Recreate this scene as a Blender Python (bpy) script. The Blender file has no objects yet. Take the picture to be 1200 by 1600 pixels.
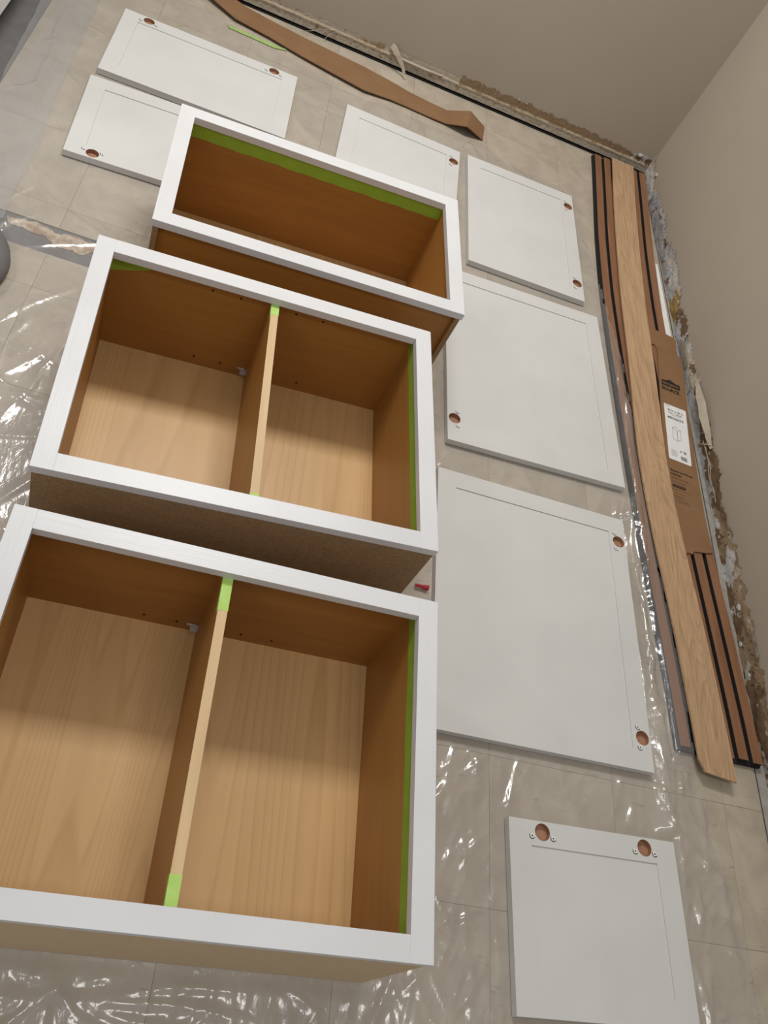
import bpy, bmesh, math, random
import numpy as np
from mathutils import Vector, Matrix, noise

random.seed(7)
SC = bpy.context.scene
COL = SC.collection

# ------------------------------------------------------------------ camera
cam_d = bpy.data.cameras.new('camera')
cam = bpy.data.objects.new('camera', cam_d)
COL.objects.link(cam)
cr = Vector((0.92998, 0.06833, 0.36121)); cu = Vector((-0.26187, 0.81272, 0.52049)); cf = Vector((0.258, 0.57863, -0.7737))
CAM = Vector((-1.5321, -3.23, 1.5899))
cam.matrix_world = Matrix(((cr.x, cu.x, -cf.x, CAM.x), (cr.y, cu.y, -cf.y, CAM.y), (cr.z, cu.z, -cf.z, CAM.z), (0, 0, 0, 1)))
cam_d.sensor_fit = 'HORIZONTAL'; cam_d.sensor_width = 36.0; cam_d.lens = 39.53
cam_d.clip_start = 0.02
SC.camera = cam

# ------------------------------------------------------------------ world, lamps, exposure
W = bpy.data.worlds.new('room_light'); SC.world = W; W.use_nodes = True
bg = W.node_tree.nodes['Background']; bg.inputs[0].default_value = (1.0, 0.985, 0.97, 1); bg.inputs[1].default_value = 0.36

def area(name, loc, sx, sy, power, col=(1, 0.98, 0.945), rotz=0):
    d = bpy.data.lights.new(name, 'AREA'); d.shape = 'RECTANGLE'; d.size = sx; d.size_y = sy; d.energy = power; d.color = col
    o = bpy.data.objects.new(name, d); o.location = loc; o.rotation_euler = (0, 0, rotz); COL.objects.link(o)
    return o
area('ceiling_lamp', (-1.45, -0.62, 2.75), 1.2, 0.45, 58)
area('ceiling_lamp', (-1.0, -3.35, 2.75), 1.2, 0.45, 14)  # unseen lamp added for near-side fill and glints on the film
area('ceiling_lamp', (-3.9, -1.2, 2.75), 1.2, 0.45, 16)
area('ceiling_lamp', (-3.4, -4.6, 2.75), 1.2, 0.45, 10)

SC.view_settings.view_transform = 'Standard'
SC.view_settings.look = 'None'
SC.view_settings.gamma = 1.0
SC.view_settings.use_curve_mapping = False
SC.view_settings.exposure = 0.06

# ------------------------------------------------------------------ material helpers
def srgb(r, g, b):
    f = lambda c: ((c / 255) / 12.92) if c / 255 <= 0.04045 else (((c / 255) + 0.055) / 1.055) ** 2.4
    return (f(r), f(g), f(b), 1)

class M:
    def __init__(s, name, rough=0.5, spec=0.5):
        s.m = bpy.data.materials.new(name); s.m.use_nodes = True
        s.t = s.m.node_tree; s.n = s.t.nodes; s.l = s.t.links
        s.p = s.n['Principled BSDF']; s.p.inputs['Roughness'].default_value = rough
        s.p.inputs['Specular IOR Level'].default_value = spec
        s.tc = s.n.new('ShaderNodeTexCoord')
    def node(s, kind, **kw):
        nd = s.n.new(kind)
        for k, v in kw.items():
            if k.startswith('_'): setattr(nd, k[1:], v)
            else: nd.inputs[k.replace('_', ' ')].default_value = v
        return nd
    def coord(s, scale=(1, 1, 1), rot=(0, 0, 0), rnd=False, src='Object'):
        mp = s.node('ShaderNodeMapping'); mp.inputs['Scale'].default_value = scale; mp.inputs['Rotation'].default_value = rot
        if rnd:
            oi = s.n.new('ShaderNodeObjectInfo'); v = s.n.new('ShaderNodeVectorMath'); v.operation = 'SCALE'
            v.inputs[0].default_value = (7.3, 11.1, 5.7); s.l.new(oi.outputs['Random'], v.inputs['Scale'])
            s.l.new(v.outputs[0], mp.inputs['Location'])
        s.l.new(s.tc.outputs[src], mp.inputs['Vector']); return mp.outputs[0]
    def noise(s, vec, scale, detail=4, rough=0.55, dist=0):
        nd = s.node('ShaderNodeTexNoise', Scale=scale, Detail=detail, Roughness=rough, Distortion=dist)
        s.l.new(vec, nd.inputs['Vector']); return nd.outputs['Fac']
    def ramp(s, fac, stops, interp='LINEAR'):
        r = s.n.new('ShaderNodeValToRGB'); e = r.color_ramp; e.interpolation = interp
        e.elements[0].position, e.elements[0].color = stops[0]; e.elements[1].position, e.elements[1].color = stops[-1]
        for p_, c_ in stops[1:-1]:
            q = e.elements.new(p_); q.color = c_
        s.l.new(fac, r.inputs[0]); return r.outputs[0]
    def mix(s, a, b, fac, mode='MIX'):
        x = s.n.new('ShaderNodeMix'); x.data_type = 'RGBA'; x.blend_type = mode
        for sock, v in ((x.inputs[6], a), (x.inputs[7], b), (x.inputs[0], fac)):
            if isinstance(v, bpy.types.NodeSocket): s.l.new(v, sock)
            else: sock.default_value = v
        return x.outputs[2]
    def color(s, c):
        if isinstance(c, bpy.types.NodeSocket): s.l.new(c, s.p.inputs['Base Color'])
        else: s.p.inputs['Base Color'].default_value = c
        return s
    def bump(s, h, strength=0.2, dist=0.002):
        b = s.node('ShaderNodeBump', Strength=strength, Distance=dist)
        s.l.new(h, b.inputs['Height']); s.l.new(b.outputs[0], s.p.inputs['Normal']); return s

def lin(r, g, b): return (r, g, b, 1)

def wood(name, light, dark, scale, rough=0.45, axis='Y', ring=1.0, fine=0.5, spec=0.4, rnd=True, bump=0.05):
    """grain running along axis; cathedral figure from distorted rings"""
    m = M(name, rough, spec)
    st = {'X': (0.07, 1, 1), 'Y': (1, 0.07, 1), 'Z': (1, 1, 0.07)}[axis]
    v = m.coord(st, rnd=rnd)
    low = m.noise(v, scale * 0.55, 2, 0.5, 0.6)
    mul = m.node('ShaderNodeMath', _operation='MULTIPLY'); m.l.new(low, mul.inputs[0]); mul.inputs[1].default_value = 16 * ring
    sn = m.node('ShaderNodeMath', _operation='FRACT'); m.l.new(mul.outputs[0], sn.inputs[0])
    rings = m.ramp(sn.outputs[0], [(0.0, (0.25, 0.25, 0.25, 1)), (0.12, (1, 1, 1, 1)), (0.8, (0.75, 0.75, 0.75, 1)), (1.0, (0.2, 0.2, 0.2, 1))])
    fn = m.noise(v, scale * 9, 5, 0.65)
    fr = m.ramp(fn, [(0.35, (0, 0, 0, 1)), (0.65, (1, 1, 1, 1))])
    a = m.mix(rings, fr, fine)
    c = m.mix(dark, light, a)
    big = m.noise(v, scale * 0.3, 2)
    c2 = m.mix(c, (0.75, 0.68, 0.6, 1), m.ramp(big, [(0.45, (0, 0, 0, 1)), (0.9, (0.5, 0.5, 0.5, 1))]), 'MULTIPLY')
    m.color(c2)
    if bump: m.bump(fr, bump, 0.001)
    return m.m

# white paints
def white_paint(name, base, rough, grain):
    m = M(name, rough, 0.5)
    v = m.coord((1, 1, 1))
    n = m.noise(v, 6, 3)
    m.color(m.mix(base, tuple(x * 0.95 for x in base[:3]) + (1,), m.ramp(n, [(0.4, (0, 0, 0, 1)), (0.7, (1, 1, 1, 1))])))
    if grain:
        g = m.noise(m.coord({'X': (6, 160, 160), 'Y': (160, 6, 160)}[grain]), 1.0, 3, 0.6)
        m.bump(g, 0.25, 0.0012)
    else:
        g = m.noise(v, 90, 2); m.bump(g, 0.05, 0.001)
    return m.m
MW_RAIL = white_paint('white_paint_rail', (0.635, 0.64, 0.655, 1), 0.38, 'X')
MW_STILE = white_paint('white_paint_stile', (0.635, 0.64, 0.655, 1), 0.38, 'Y')
MW_DOOR = white_paint('white_paint_door', (0.575, 0.578, 0.565, 1), 0.5, None)
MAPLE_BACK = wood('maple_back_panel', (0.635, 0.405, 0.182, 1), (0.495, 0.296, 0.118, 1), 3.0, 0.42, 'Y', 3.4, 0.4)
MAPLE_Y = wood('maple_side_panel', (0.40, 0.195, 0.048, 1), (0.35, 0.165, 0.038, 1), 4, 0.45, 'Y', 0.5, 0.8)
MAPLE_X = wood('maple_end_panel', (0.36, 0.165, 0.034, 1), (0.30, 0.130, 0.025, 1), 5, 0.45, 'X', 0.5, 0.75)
EDGE = wood('maple_edge_band', (0.60, 0.43, 0.24, 1), (0.54, 0.37, 0.19, 1), 6, 0.5, 'Y', 0.4, 0.8)
OAK = wood('oak_plank', (0.48, 0.32, 0.188, 1), (0.275, 0.165, 0.085, 1), 16, 0.55, 'Y', 2.5, 0.5, bump=0.15)
WALNUT = wood('walnut_slat', (0.25, 0.122, 0.062, 1), (0.17, 0.078, 0.038, 1), 7, 0.5, 'Y', 0.5, 0.7)
CUPWOOD = wood('bare_wood_hinge_bore', (0.40, 0.215, 0.13, 1), (0.27, 0.13, 0.072, 1), 30, 0.7, 'Y', 0.3, 0.7)

def speckle(name, a, b, scale, rough=0.8, contrast=(0.35, 0.65), c=None, bump=0.1, dist=0.001, spec=0.3):
    m = M(name, rough, spec); v = m.coord((1, 1, 1))
    col = m.mix(a, b, m.ramp(m.noise(v, scale, 5, 0.6), [(contrast[0], (0, 0, 0, 1)), (contrast[1], (1, 1, 1, 1))]))
    if c: col = m.mix(col, c, m.ramp(m.noise(v, scale * 3.1, 2), [(0.62, (0, 0, 0, 1)), (0.7, (1, 1, 1, 1))]))
    m.color(col)
    if bump: m.bump(m.noise(v, scale * 2, 4), bump, dist)
    return m.m
PARTICLE = speckle('particleboard', (0.24, 0.16, 0.082, 1), (0.31, 0.21, 0.115, 1), 160, 0.85, c=(0.17, 0.105, 0.052, 1))
TANLAM = speckle('tan_particleboard', (0.54, 0.405, 0.255, 1), (0.58, 0.44, 0.285, 1), 120, 0.7)
CARD = speckle('corrugated_cardboard', (0.195, 0.106, 0.050, 1), (0.220, 0.122, 0.060, 1), 12, 0.85, bump=0.08)
FELT = speckle('black_felt', (0.012, 0.011, 0.011, 1), (0.022, 0.02, 0.02, 1), 300, 0.95, bump=0.4)
TAPE = speckle('green_masking_tape', (0.38, 0.57, 0.13, 1), (0.43, 0.63, 0.17, 1), 40, 0.6, bump=0.1)
TAPE_DK = speckle('green_masking_tape_shaded', (0.25, 0.40, 0.035, 1), (0.28, 0.45, 0.045, 1), 30, 0.6, bump=0.1)  # darker copy of the tape green, cabinet interior shade put into the colour
TAPE_FL = speckle('green_masking_tape_muted', (0.27, 0.38, 0.12, 1), (0.33, 0.45, 0.16, 1), 40, 0.6, bump=0.1)  # duller, darker green for the strip on the floor
INK = speckle('black_ink', (0.012, 0.01, 0.008, 1), (0.02, 0.016, 0.012, 1), 200, 0.7, bump=0)
GREYINK = speckle('grey_ink', (0.22, 0.22, 0.22, 1), (0.26, 0.26, 0.26, 1), 200, 0.7, bump=0)
BROWNINK = speckle('thin_brown_ink', (0.13, 0.075, 0.035, 1), (0.16, 0.09, 0.045, 1), 200, 0.7, bump=0)
STICKER = speckle('white_label_paper', (0.66, 0.66, 0.66, 1), (0.69, 0.69, 0.69, 1), 60, 0.55, bump=0)
REDPL = speckle('red_plastic', (0.35, 0.02, 0.035, 1), (0.42, 0.03, 0.05, 1), 200, 0.4, bump=0)
DARKHOLE = speckle('dark_hole', (0.012, 0.008, 0.006, 1), (0.018, 0.012, 0.008, 1), 100, 0.9, bump=0)
GREYRUB = speckle('dark_grey_rubber', (0.125, 0.12, 0.118, 1), (0.15, 0.145, 0.142, 1), 20, 0.7)
SLAB = speckle('grey_floor_slab', (0.115, 0.11, 0.11, 1), (0.165, 0.158, 0.155, 1), 14, 0.8, bump=0.2)
GLUE = speckle('tan_adhesive_residue', (0.30, 0.20, 0.135, 1), (0.50, 0.42, 0.32, 1), 26, 0.8, (0.42, 0.56), bump=0.3)
GAPBLK = speckle('wall_gap_shade', (0.010, 0.008, 0.007, 1), (0.016, 0.012, 0.01, 1), 40, 0.95, bump=0)  # near-black that stands in for shade under the back wall
PLASTER = speckle('plaster_crumb', (0.36, 0.34, 0.31, 1), (0.46, 0.44, 0.41, 1), 60, 0.9, bump=0.3)
SCREED = speckle('grey_screed', (0.26, 0.24, 0.21, 1), (0.33, 0.31, 0.28, 1), 40, 0.9, bump=0.3)
BROWNPAPER = speckle('torn_brown_paper', (0.17, 0.105, 0.055, 1), (0.26, 0.17, 0.09, 1), 45, 0.9, bump=0.3)
CREAM = speckle('peeled_cream_paint', (0.38, 0.33, 0.255, 1), (0.45, 0.395, 0.31, 1), 30, 0.8, bump=0.2)
WHITETRIM = speckle('white_trim_paint', (0.70, 0.70, 0.68, 1), (0.74, 0.74, 0.72, 1), 30, 0.5, bump=0)
MATEMP = speckle('white_melamine', (0.68, 0.68, 0.68, 1), (0.72, 0.72, 0.72, 1), 10, 0.4, bump=0)

def wall_mat(name, c):
    m = M(name, 0.75, 0.3); v = m.coord((1, 1, 1))
    m.color(m.mix(c, tuple(x * 0.94 for x in c[:3]) + (1,), m.ramp(m.noise(v, 1.6, 3), [(0.35, (0, 0, 0, 1)), (0.7, (1, 1, 1, 1))])))
    m.bump(m.noise(v, 140, 3), 0.12, 0.001); return m.m
WALLP = wall_mat('greige_wall_paint', (0.375, 0.325, 0.262, 1))

def tile_mat():
    m = M('vinyl_tile', 0.42, 0.35)
    v = m.coord((1, 1, 1), rnd=True)
    a = m.noise(v, 9, 5, 0.6, 0.8)
    b = m.noise(m.coord((1.0, 3.5, 1), rnd=True), 26, 4, 0.6)
    base = m.mix((0.345, 0.295, 0.232, 1), (0.43, 0.375, 0.30, 1), m.ramp(a, [(0.35, (0, 0, 0, 1)), (0.65, (1, 1, 1, 1))]))
    c = m.mix(base, (0.27, 0.225, 0.17, 1), m.ramp(b, [(0.62, (0, 0, 0, 1)), (0.74, (0.8, 0.8, 0.8, 1))]))
    m.color(c); m.bump(m.noise(v, 60, 3), 0.04, 0.001); return m.m
TILE = tile_mat()

def attr_mat(name):
    m = M(name, 0.9, 0.2)
    at = m.n.new('ShaderNodeAttribute'); at.attribute_name = 'patch'
    v = m.coord((1, 1, 1)); n = m.noise(v, 90, 5, 0.65)
    m.color(m.mix(at.outputs['Color'], (0.76, 0.74, 0.72, 1), m.ramp(n, [(0.35, (1, 1, 1, 1)), (0.65, (0, 0, 0, 1))]), 'MULTIPLY'))
    m.bump(n, 0.3, 0.002); return m.m
BANDMAT = attr_mat('stripped_wall_base')

def plastic(name, haze=0.10, rough=0.16, tint=(0.985, 0.985, 0.99, 1), bump=0.28):
    mt = bpy.data.materials.new(name); mt.use_nodes = True; t = mt.node_tree; n = t.nodes; l = t.links
    n.remove(n['Principled BSDF']); out = n['Material Output']
    tc = n.new('ShaderNodeTexCoord')
    nz = n.new('ShaderNodeTexNoise'); nz.inputs['Scale'].default_value = 38; nz.inputs['Detail'].default_value = 3; nz.inputs['Distortion'].default_value = 1.2
    mp = n.new('ShaderNodeMapping'); mp.inputs['Scale'].default_value = (1.5, 0.7, 1); l.new(tc.outputs['Object'], mp.inputs[0]); l.new(mp.outputs[0], nz.inputs['Vector'])
    bp = n.new('ShaderNodeBump'); bp.inputs['Strength'].default_value = bump; bp.inputs['Distance'].default_value = 0.004; l.new(nz.outputs['Fac'], bp.inputs['Height'])
    tr = n.new('ShaderNodeBsdfTransparent'); tr.inputs[0].default_value = tint
    df = n.new('ShaderNodeBsdfDiffuse'); df.inputs[0].default_value = (0.75, 0.75, 0.76, 1)
    m1 = n.new('ShaderNodeMixShader'); m1.inputs[0].default_value = haze; l.new(tr.outputs[0], m1.inputs[1]); l.new(df.outputs[0], m1.inputs[2])
    gl = n.new('ShaderNodeBsdfGlossy'); gl.inputs['Roughness'].default_value = rough; gl.inputs[0].default_value = (1, 1, 1, 1); l.new(bp.outputs[0], gl.inputs['Normal'])
    fr = n.new('ShaderNodeLayerWeight'); fr.inputs['Blend'].default_value = 0.5
    pw = n.new('ShaderNodeMath'); pw.operation = 'POWER'; pw.inputs[1].default_value = 4.0; l.new(fr.outputs['Facing'], pw.inputs[0])
    mu = n.new('ShaderNodeMath'); mu.operation = 'MULTIPLY_ADD'; mu.use_clamp = True; mu.inputs[1].default_value = 0.85; mu.inputs[2].default_value = 0.075; l.new(pw.outputs[0], mu.inputs[0])
    m2 = n.new('ShaderNodeMixShader'); l.new(mu.outputs[0], m2.inputs[0]); l.new(m1.outputs[0], m2.inputs[1]); l.new(gl.outputs[0], m2.inputs[2])
    l.new(m2.outputs[0], out.inputs['Surface'])
    return mt
PLASTIC = plastic('clear_plastic_film')
PLASTIC2 = plastic('clear_plastic_film_folded', 0.13, 0.2, (0.93, 0.935, 0.95, 1), 0.2)
CLIP = plastic('clear_shelf_clip', 0.35, 0.1, (0.9, 0.88, 0.88, 1), 0.0)

# ------------------------------------------------------------------ mesh helpers
def link(name, me, mat, parent=None, smooth=False):
    o = bpy.data.objects.new(name, me); COL.objects.link(o)
    if mat is not None and not me.materials: me.materials.append(mat)
    if parent is not None: o.parent = parent
    if smooth: me.polygons.foreach_set('use_smooth', [True] * len(me.polygons))
    return o

def mesh(name, verts, faces):
    me = bpy.data.meshes.new(name); me.from_pydata([tuple(v) for v in verts], [], faces); me.update(); return me

def box_me(name, x0, x1, y0, y1, z0, z1, bevel=0.0):
    v = [(x0, y0, z0), (x1, y0, z0), (x1, y1, z0), (x0, y1, z0), (x0, y0, z1), (x1, y0, z1), (x1, y1, z1), (x0, y1, z1)]
    f = [(3, 2, 1, 0), (4, 5, 6, 7), (0, 1, 5, 4), (1, 2, 6, 5), (2, 3, 7, 6), (3, 0, 4, 7)]
    me = mesh(name, v, f)
    if bevel > 0:
        bm = bmesh.new(); bm.from_mesh(me)
        bmesh.ops.bevel(bm, geom=bm.edges[:], offset=bevel, segments=1, affect='EDGES', profile=0.5)
        bm.to_mesh(me); bm.free()
    return me

def box(name, mat, parent, x0, x1, y0, y1, z0, z1, bevel=0.0):
    return link(name, box_me(name, x0, x1, y0, y1, z0, z1, bevel), mat, parent)

def poly_prism(name, pts, z0, z1):
    """extruded polygon (counter-clockwise or not) in XY"""
    a = sum(pts[i][0] * pts[(i + 1) % len(pts)][1] - pts[(i + 1) % len(pts)][0] * pts[i][1] for i in range(len(pts)))
    if a < 0: pts = pts[::-1]
    n = len(pts)
    v = [(x, y, z0) for x, y in pts] + [(x, y, z1) for x, y in pts]
    f = [tuple(range(n - 1, -1, -1)), tuple(range(n, 2 * n))] + [(i, (i + 1) % n, n + (i + 1) % n, n + i) for i in range(n)]
    return mesh(name, v, f)

def empty(name, loc, rz=0.0):
    o = bpy.data.objects.new(name, None); o.location = loc; o.rotation_euler = (0, 0, rz); o.empty_display_size = 0.05
    COL.objects.link(o); return o

def tag(o, label, cat, group=None):
    o['label'] = label; o['category'] = cat
    if group: o['group'] = group
    return o

def struct(o): o['kind'] = 'structure'; return o

# ------------------------------------------------------------------ the room
floor = struct(link('floor', box_me('floor', -3.4, 0.12, -4.4, 0.14, -0.06, -0.0032), SLAB))
T = 0.3048; GX = -0.719; GY = -2.591; G = 0.0003
GAPY0, GAPY1, GAPX = -1.553, -1.450, -1.62
def tile(x0, x1, y0, y1):
    if x1 - x0 < 0.004 or y1 - y0 < 0.004: return
    me = box_me('tile', (x0 - x1) / 2 + G, (x1 - x0) / 2 - G, (y0 - y1) / 2 + G, (y1 - y0) / 2 - G, -0.0032, 0.0, 0.0002)
    o = link('tile', me, TILE, floor); o.location = ((x0 + x1) / 2, (y0 + y1) / 2, 0)
full_me = box_me('tile', -T / 2 + G, T / 2 - G, -T / 2 + G, T / 2 - G, -0.0032, 0.0, 0.0002); full_me.materials.append(TILE)
for i in range(-7, 3):
    for j in range(-5, 9):
        x0, x1 = GX + i * T, GX + (i + 1) * T; y0, y1 = GY + j * T, GY + (j + 1) * T
        if y0 > 0 or y1 < -4.2: continue
        x1c, y1c = min(x1, 0.0), min(y1, -0.004)
        if x1c <= x0: continue
        if y0 < GAPY1 and y1 > GAPY0 and x0 < GAPX:
            tile(x0, x1c, max(y0, GAPY1), y1c); tile(x0, x1c, y0, min(GAPY0, y1c)); continue
        if x1c < x1 or y1c < y1: tile(x0, x1c, y0, y1c); continue
        o = link('tile', full_me, TILE, floor); o.location = ((x0 + x1) / 2, (y0 + y1) / 2, 0)
# glue left in the stripped gap between the tiles
adh = [(-2.06, -1.47), (-2.02, -1.462), (-1.991, -1.455), (-1.958, -1.463), (-1.94, -1.473), (-1.915, -1.462), (-1.892, -1.458), (-1.870, -1.466), (-1.85, -1.461), (-1.82, -1.47),
       (-1.815, -1.49), (-1.848, -1.494), (-1.856, -1.512), (-1.868, -1.518), (-1.892, -1.511), (-1.915, -1.516), (-1.931, -1.513), (-1.961, -1.493), (-1.985, -1.497), (-2.007, -1.490), (-2.05, -1.492)]
def ragged(pts, step=0.006, amp=0.003, seed=0.0, closed=True):
    out = []
    n = len(pts)
    for i in range(n if closed else n - 1):
        a = Vector(pts[i]); b = Vector(pts[(i + 1) % n]); k = max(1, int((b - a).length / step))
        for q in range(k):
            p_ = a.lerp(b, q / k)
            s = Vector((p_.x * 130 + seed, p_.y * 130, seed))
            out.append((p_.x + amp * noise.noise(s), p_.y + amp * noise.noise(s + Vector((9, 5, 2)))))
    return out
link('adhesive_residue', poly_prism('adhesive_residue', ragged(adh, 0.006, 0.006, 3.1), -0.0032, -0.0012), GLUE, floor)

# back wall, hung a little above the floor so that a dark gap shows under it
wb = struct(link('wall_back', box_me('wall_back', -3.4, 0.14, 0.0, 0.12, 0.013, 2.75), WALLP))
box('gap_shade_strip', GAPBLK, wb, -3.4, 0.14, 0.02, 0.11, -0.003, 0.0128)  # black strip painted in place of the shade beneath the wall
# right wall, a touch out of square with the back wall
WR = lambda y: 0.003 - 0.011 * y
wv = []
for z in (-0.003, 2.75):
    for x, y in ((WR(0.12), 0.12), (WR(-4.4), -4.4), (WR(-4.4) + 0.12, -4.4), (WR(0.12) + 0.12, 0.12)): wv.append((x, y, z))
wr = struct(link('wall_right', mesh('wall_right', wv, [(0, 1, 2, 3), (7, 6, 5, 4), (1, 0, 4, 5), (2, 1, 5, 6), (3, 2, 6, 7), (0, 3, 7, 4)]), WALLP))
bm = bmesh.new(); bm.from_mesh(wr.data); bmesh.ops.recalc_face_normals(bm, faces=bm.faces[:]); bm.to_mesh(wr.data); bm.free()
# crumbling screed between the tile edge and the right wall
link('screed_edge', mesh('screed_edge', [(0.005, 0, -0.0015), (0.005, -4.3, -0.0015), (WR(-4.3), -4.3, 0.001), (WR(0), 0, 0.001)], [(0, 1, 2, 3)]), SCREED, floor)

def nz(x, y, z=0.0, o=3): return noise.fractal(Vector((x, y, z)), 0.6, 2.1, o)

C_GREY = (0.37, 0.37, 0.375); C_PALE = (0.50, 0.49, 0.47); C_BRN = (0.165, 0.105, 0.06); C_TAN = (0.30, 0.215, 0.135); C_CRM = (0.47, 0.42, 0.33)
C_PURP = (0.30, 0.285, 0.29); C_BAND = (0.43, 0.385, 0.32); C_YEL = (0.42, 0.35, 0.24); C_BLK = (0.03, 0.022, 0.018); C_GOLD = (0.34, 0.22, 0.08); C_PAP = (0.265, 0.185, 0.115)

def band(name, parent, ts, zs, color, top, depth, place, mat=BANDMAT):
    """rough strip of stripped wall: grid over (t along wall, z), faces above the ragged top edge dropped"""
    nt, nzv = len(ts), len(zs)
    verts, cols = [], []
    for t in ts:
        for z in zs:
            d = depth(t, z); verts.append(place(t, z, d)); cols.append(tuple(color(t, z)) + (1.0,))
    faces = []
    for i in range(nt - 1):
        for j in range(nzv - 1):
            t, z = (ts[i] + ts[i + 1]) / 2, (zs[j] + zs[j + 1]) / 2
            if z < top(t): faces.append((i * nzv + j, (i + 1) * nzv + j, (i + 1) * nzv + j + 1, i * nzv + j + 1))
    me = mesh(name, verts, faces)
    at = me.color_attributes.new('patch', 'FLOAT_COLOR', 'POINT')
    at.data.foreach_set('color', [c for v in cols for c in v])
    return link(name, me, mat, parent, smooth=True)

# right wall strip; t = -y
SEG = [  # t0, t1, lower colour, upper colour, split height
    (0.00, 0.18, C_PALE, C_CRM, 0.055), (0.18, 0.62, C_PURP, C_GREY, 0.030), (0.62, 0.78, C_GREY, C_PALE, 0.03), (0.78, 0.88, C_GOLD, C_CRM, 0.055),
    (0.88, 1.00, C_GREY, C_BRN, 0.030), (1.00, 1.07, C_GREY, C_PALE, 0.03), (1.07, 1.28, C_GREY, C_CRM, 0.022), (1.28, 1.40, C_GREY, C_CRM, 0.028),
    (1.40, 1.56, C_GREY, C_BRN, 0.018), (1.56, 1.72, C_GREY, C_BRN, 0.020), (1.72, 1.80, C_PALE, C_TAN, 0.02), (1.80, 1.87, C_BRN, C_TAN, 0.02), (1.87, 1.97, C_PALE, C_TAN, 0.05),
    (1.97, 2.03, C_BRN, C_TAN, 0.03), (2.03, 2.08, C_PALE, C_TAN, 0.022), (2.08, 2.13, C_BRN, C_TAN, 0.02), (2.13, 2.23, C_TAN, C_CRM, 0.06), (2.23, 2.26, C_BLK, C_TAN, 0.012),
    (2.26, 2.5, C_BRN, C_TAN, 0.05), (2.5, 2.9, C_GREY, C_BRN, 0.02), (2.9, 3.3, C_PALE, C_TAN, 0.03), (3.3, 3.7, C_GREY, C_BRN, 0.03), (3.7, 4.5, C_BRN, C_CRM, 0.04)]
def rcol(t, z):
    tt = t + 0.045 * nz(t * 15, z * 40, 1.0); zz = z + 0.022 * nz(t * 16, z * 30, 7.0)
    for a, b, lo, hi, sp in SEG:
        if a <= tt < b or (tt < 0 and a == 0):
            c = lo if zz < sp else hi; break
    else: c = C_GREY
    n2 = nz(t * 17, z * 30, 12.0)
    if n2 > 0.55: c = C_BRN
    elif n2 < -0.50: c = C_CRM
    if abs(nz(t * 14, z * 22, 22.0)) < 0.010 and z < 0.06: c = C_BLK
    return c
rtop = lambda t: 0.062 + 0.016 * nz(t * 9, 0.3) + 0.012 * nz(t * 45, 1.3) + (0.012 if t < 0.1 else 0)
rdepth = lambda t, z: 0.003 + 0.0045 * max(-0.5, nz(t * 13, z * 24, 3.0, 2)) + 0.0008 * nz(t * 60, z * 60, 5.0)
ts = np.arange(-0.0, 4.38, 0.0036); zs = np.arange(0.0, 0.1, 0.0036)
band('stripped_base', wr, ts, zs, rcol, rtop, rdepth, lambda t, z, d: (WR(-t) - d, -t, z))
# back wall strip; t = x
def bcol(t, z):
    zz = z + 0.006 * nz(t * 40, z * 80, 2.0)
    if zz < 0.040:
        n1 = nz(t * 55, z * 110, 4.0)
        return C_TAN if n1 > 0.38 and abs(zz - 0.03) < 0.012 else C_BAND
    if zz < 0.047: return C_YEL
    if -0.86 < t < -0.1: return C_PAP if nz(t * 30, z * 60, 8.0) < 0.42 else C_TAN
    if t >= -0.1: return C_BRN if nz(t * 40, z * 60, 8.0) < 0.1 else C_PALE
    if -1.17 < t < -0.86: return C_CRM if nz(t * 20, z * 40, 9.0) > -0.25 else C_BAND
    if -1.27 < t < -1.17: return C_TAN if nz(t * 40, z * 40, 9.0) > -0.1 else C_YEL
    return C_TAN if nz(t * 60, z * 120, 4.0) > 0.42 else C_BAND
def btop(t):
    if t > -0.13: return 0.075 + 0.02 * nz(t * 40, 0.5)
    if t > -0.86: return 0.078 + 0.006 * nz(t * 20, 0.5) + 0.007 * nz(t * 90, 2.5) - 0.012 * max(0, (t + 0.4))
    if t > -1.2: return 0.068 + 0.004 * nz(t * 40, 0.5)
    return 0.062 + 0.006 * nz(t * 40, 0.5)
def bdepth(t, z):
    d = 0.0012 + 0.0008 * nz(t * 50, z * 60, 3.0)
    if 0.038 < z < 0.047: d += 0.004
    elif z <= 0.038: d += 0.0025
    return max(0.0004, d)
tsb = np.arange(-3.38, 0.004, 0.004); zsb = np.concatenate([np.arange(0.0132, 0.046, 0.0036), np.arange(0.047, 0.1, 0.0036)])
ob = band('stripped_base', wb, tsb, zsb, bcol, btop, bdepth, lambda t, z, d: (t, -d, z))

def ribbon(name, mat, parent, pts, wid, thick=0.0006):
    """strip swept along 3-D points; wid is a vector or list of vectors (half width)"""
    v, f = [], []
    n = len(pts)
    for i, p_ in enumerate(pts):
        w = Vector(wid[i] if isinstance(wid, list) else wid); p_ = Vector(p_)
        a = Vector(pts[min(i + 1, n - 1)]) - Vector(pts[max(i - 1, 0)]); nn = a.cross(w)
        nn = nn.normalized() * thick / 2 if nn.length > 0 else Vector((0, 0, thick / 2))
        v += [p_ - w - nn, p_ + w - nn, p_ + w + nn, p_ - w + nn]
    for i in range(n - 1):
        for k in range(4): f.append((4 * i + k, 4 * i + (k + 1) % 4, 4 * (i + 1) + (k + 1) % 4, 4 * (i + 1) + k))
    f += [(3, 2, 1, 0), (4 * n - 4, 4 * n - 3, 4 * n - 2, 4 * n - 1)]
    me = mesh(name, v, f); bm = bmesh.new(); bm.from_mesh(me); bmesh.ops.recalc_face_normals(bm, faces=bm.faces[:]); bm.to_mesh(me); bm.free()
    return link(name, me, mat, parent)
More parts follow.
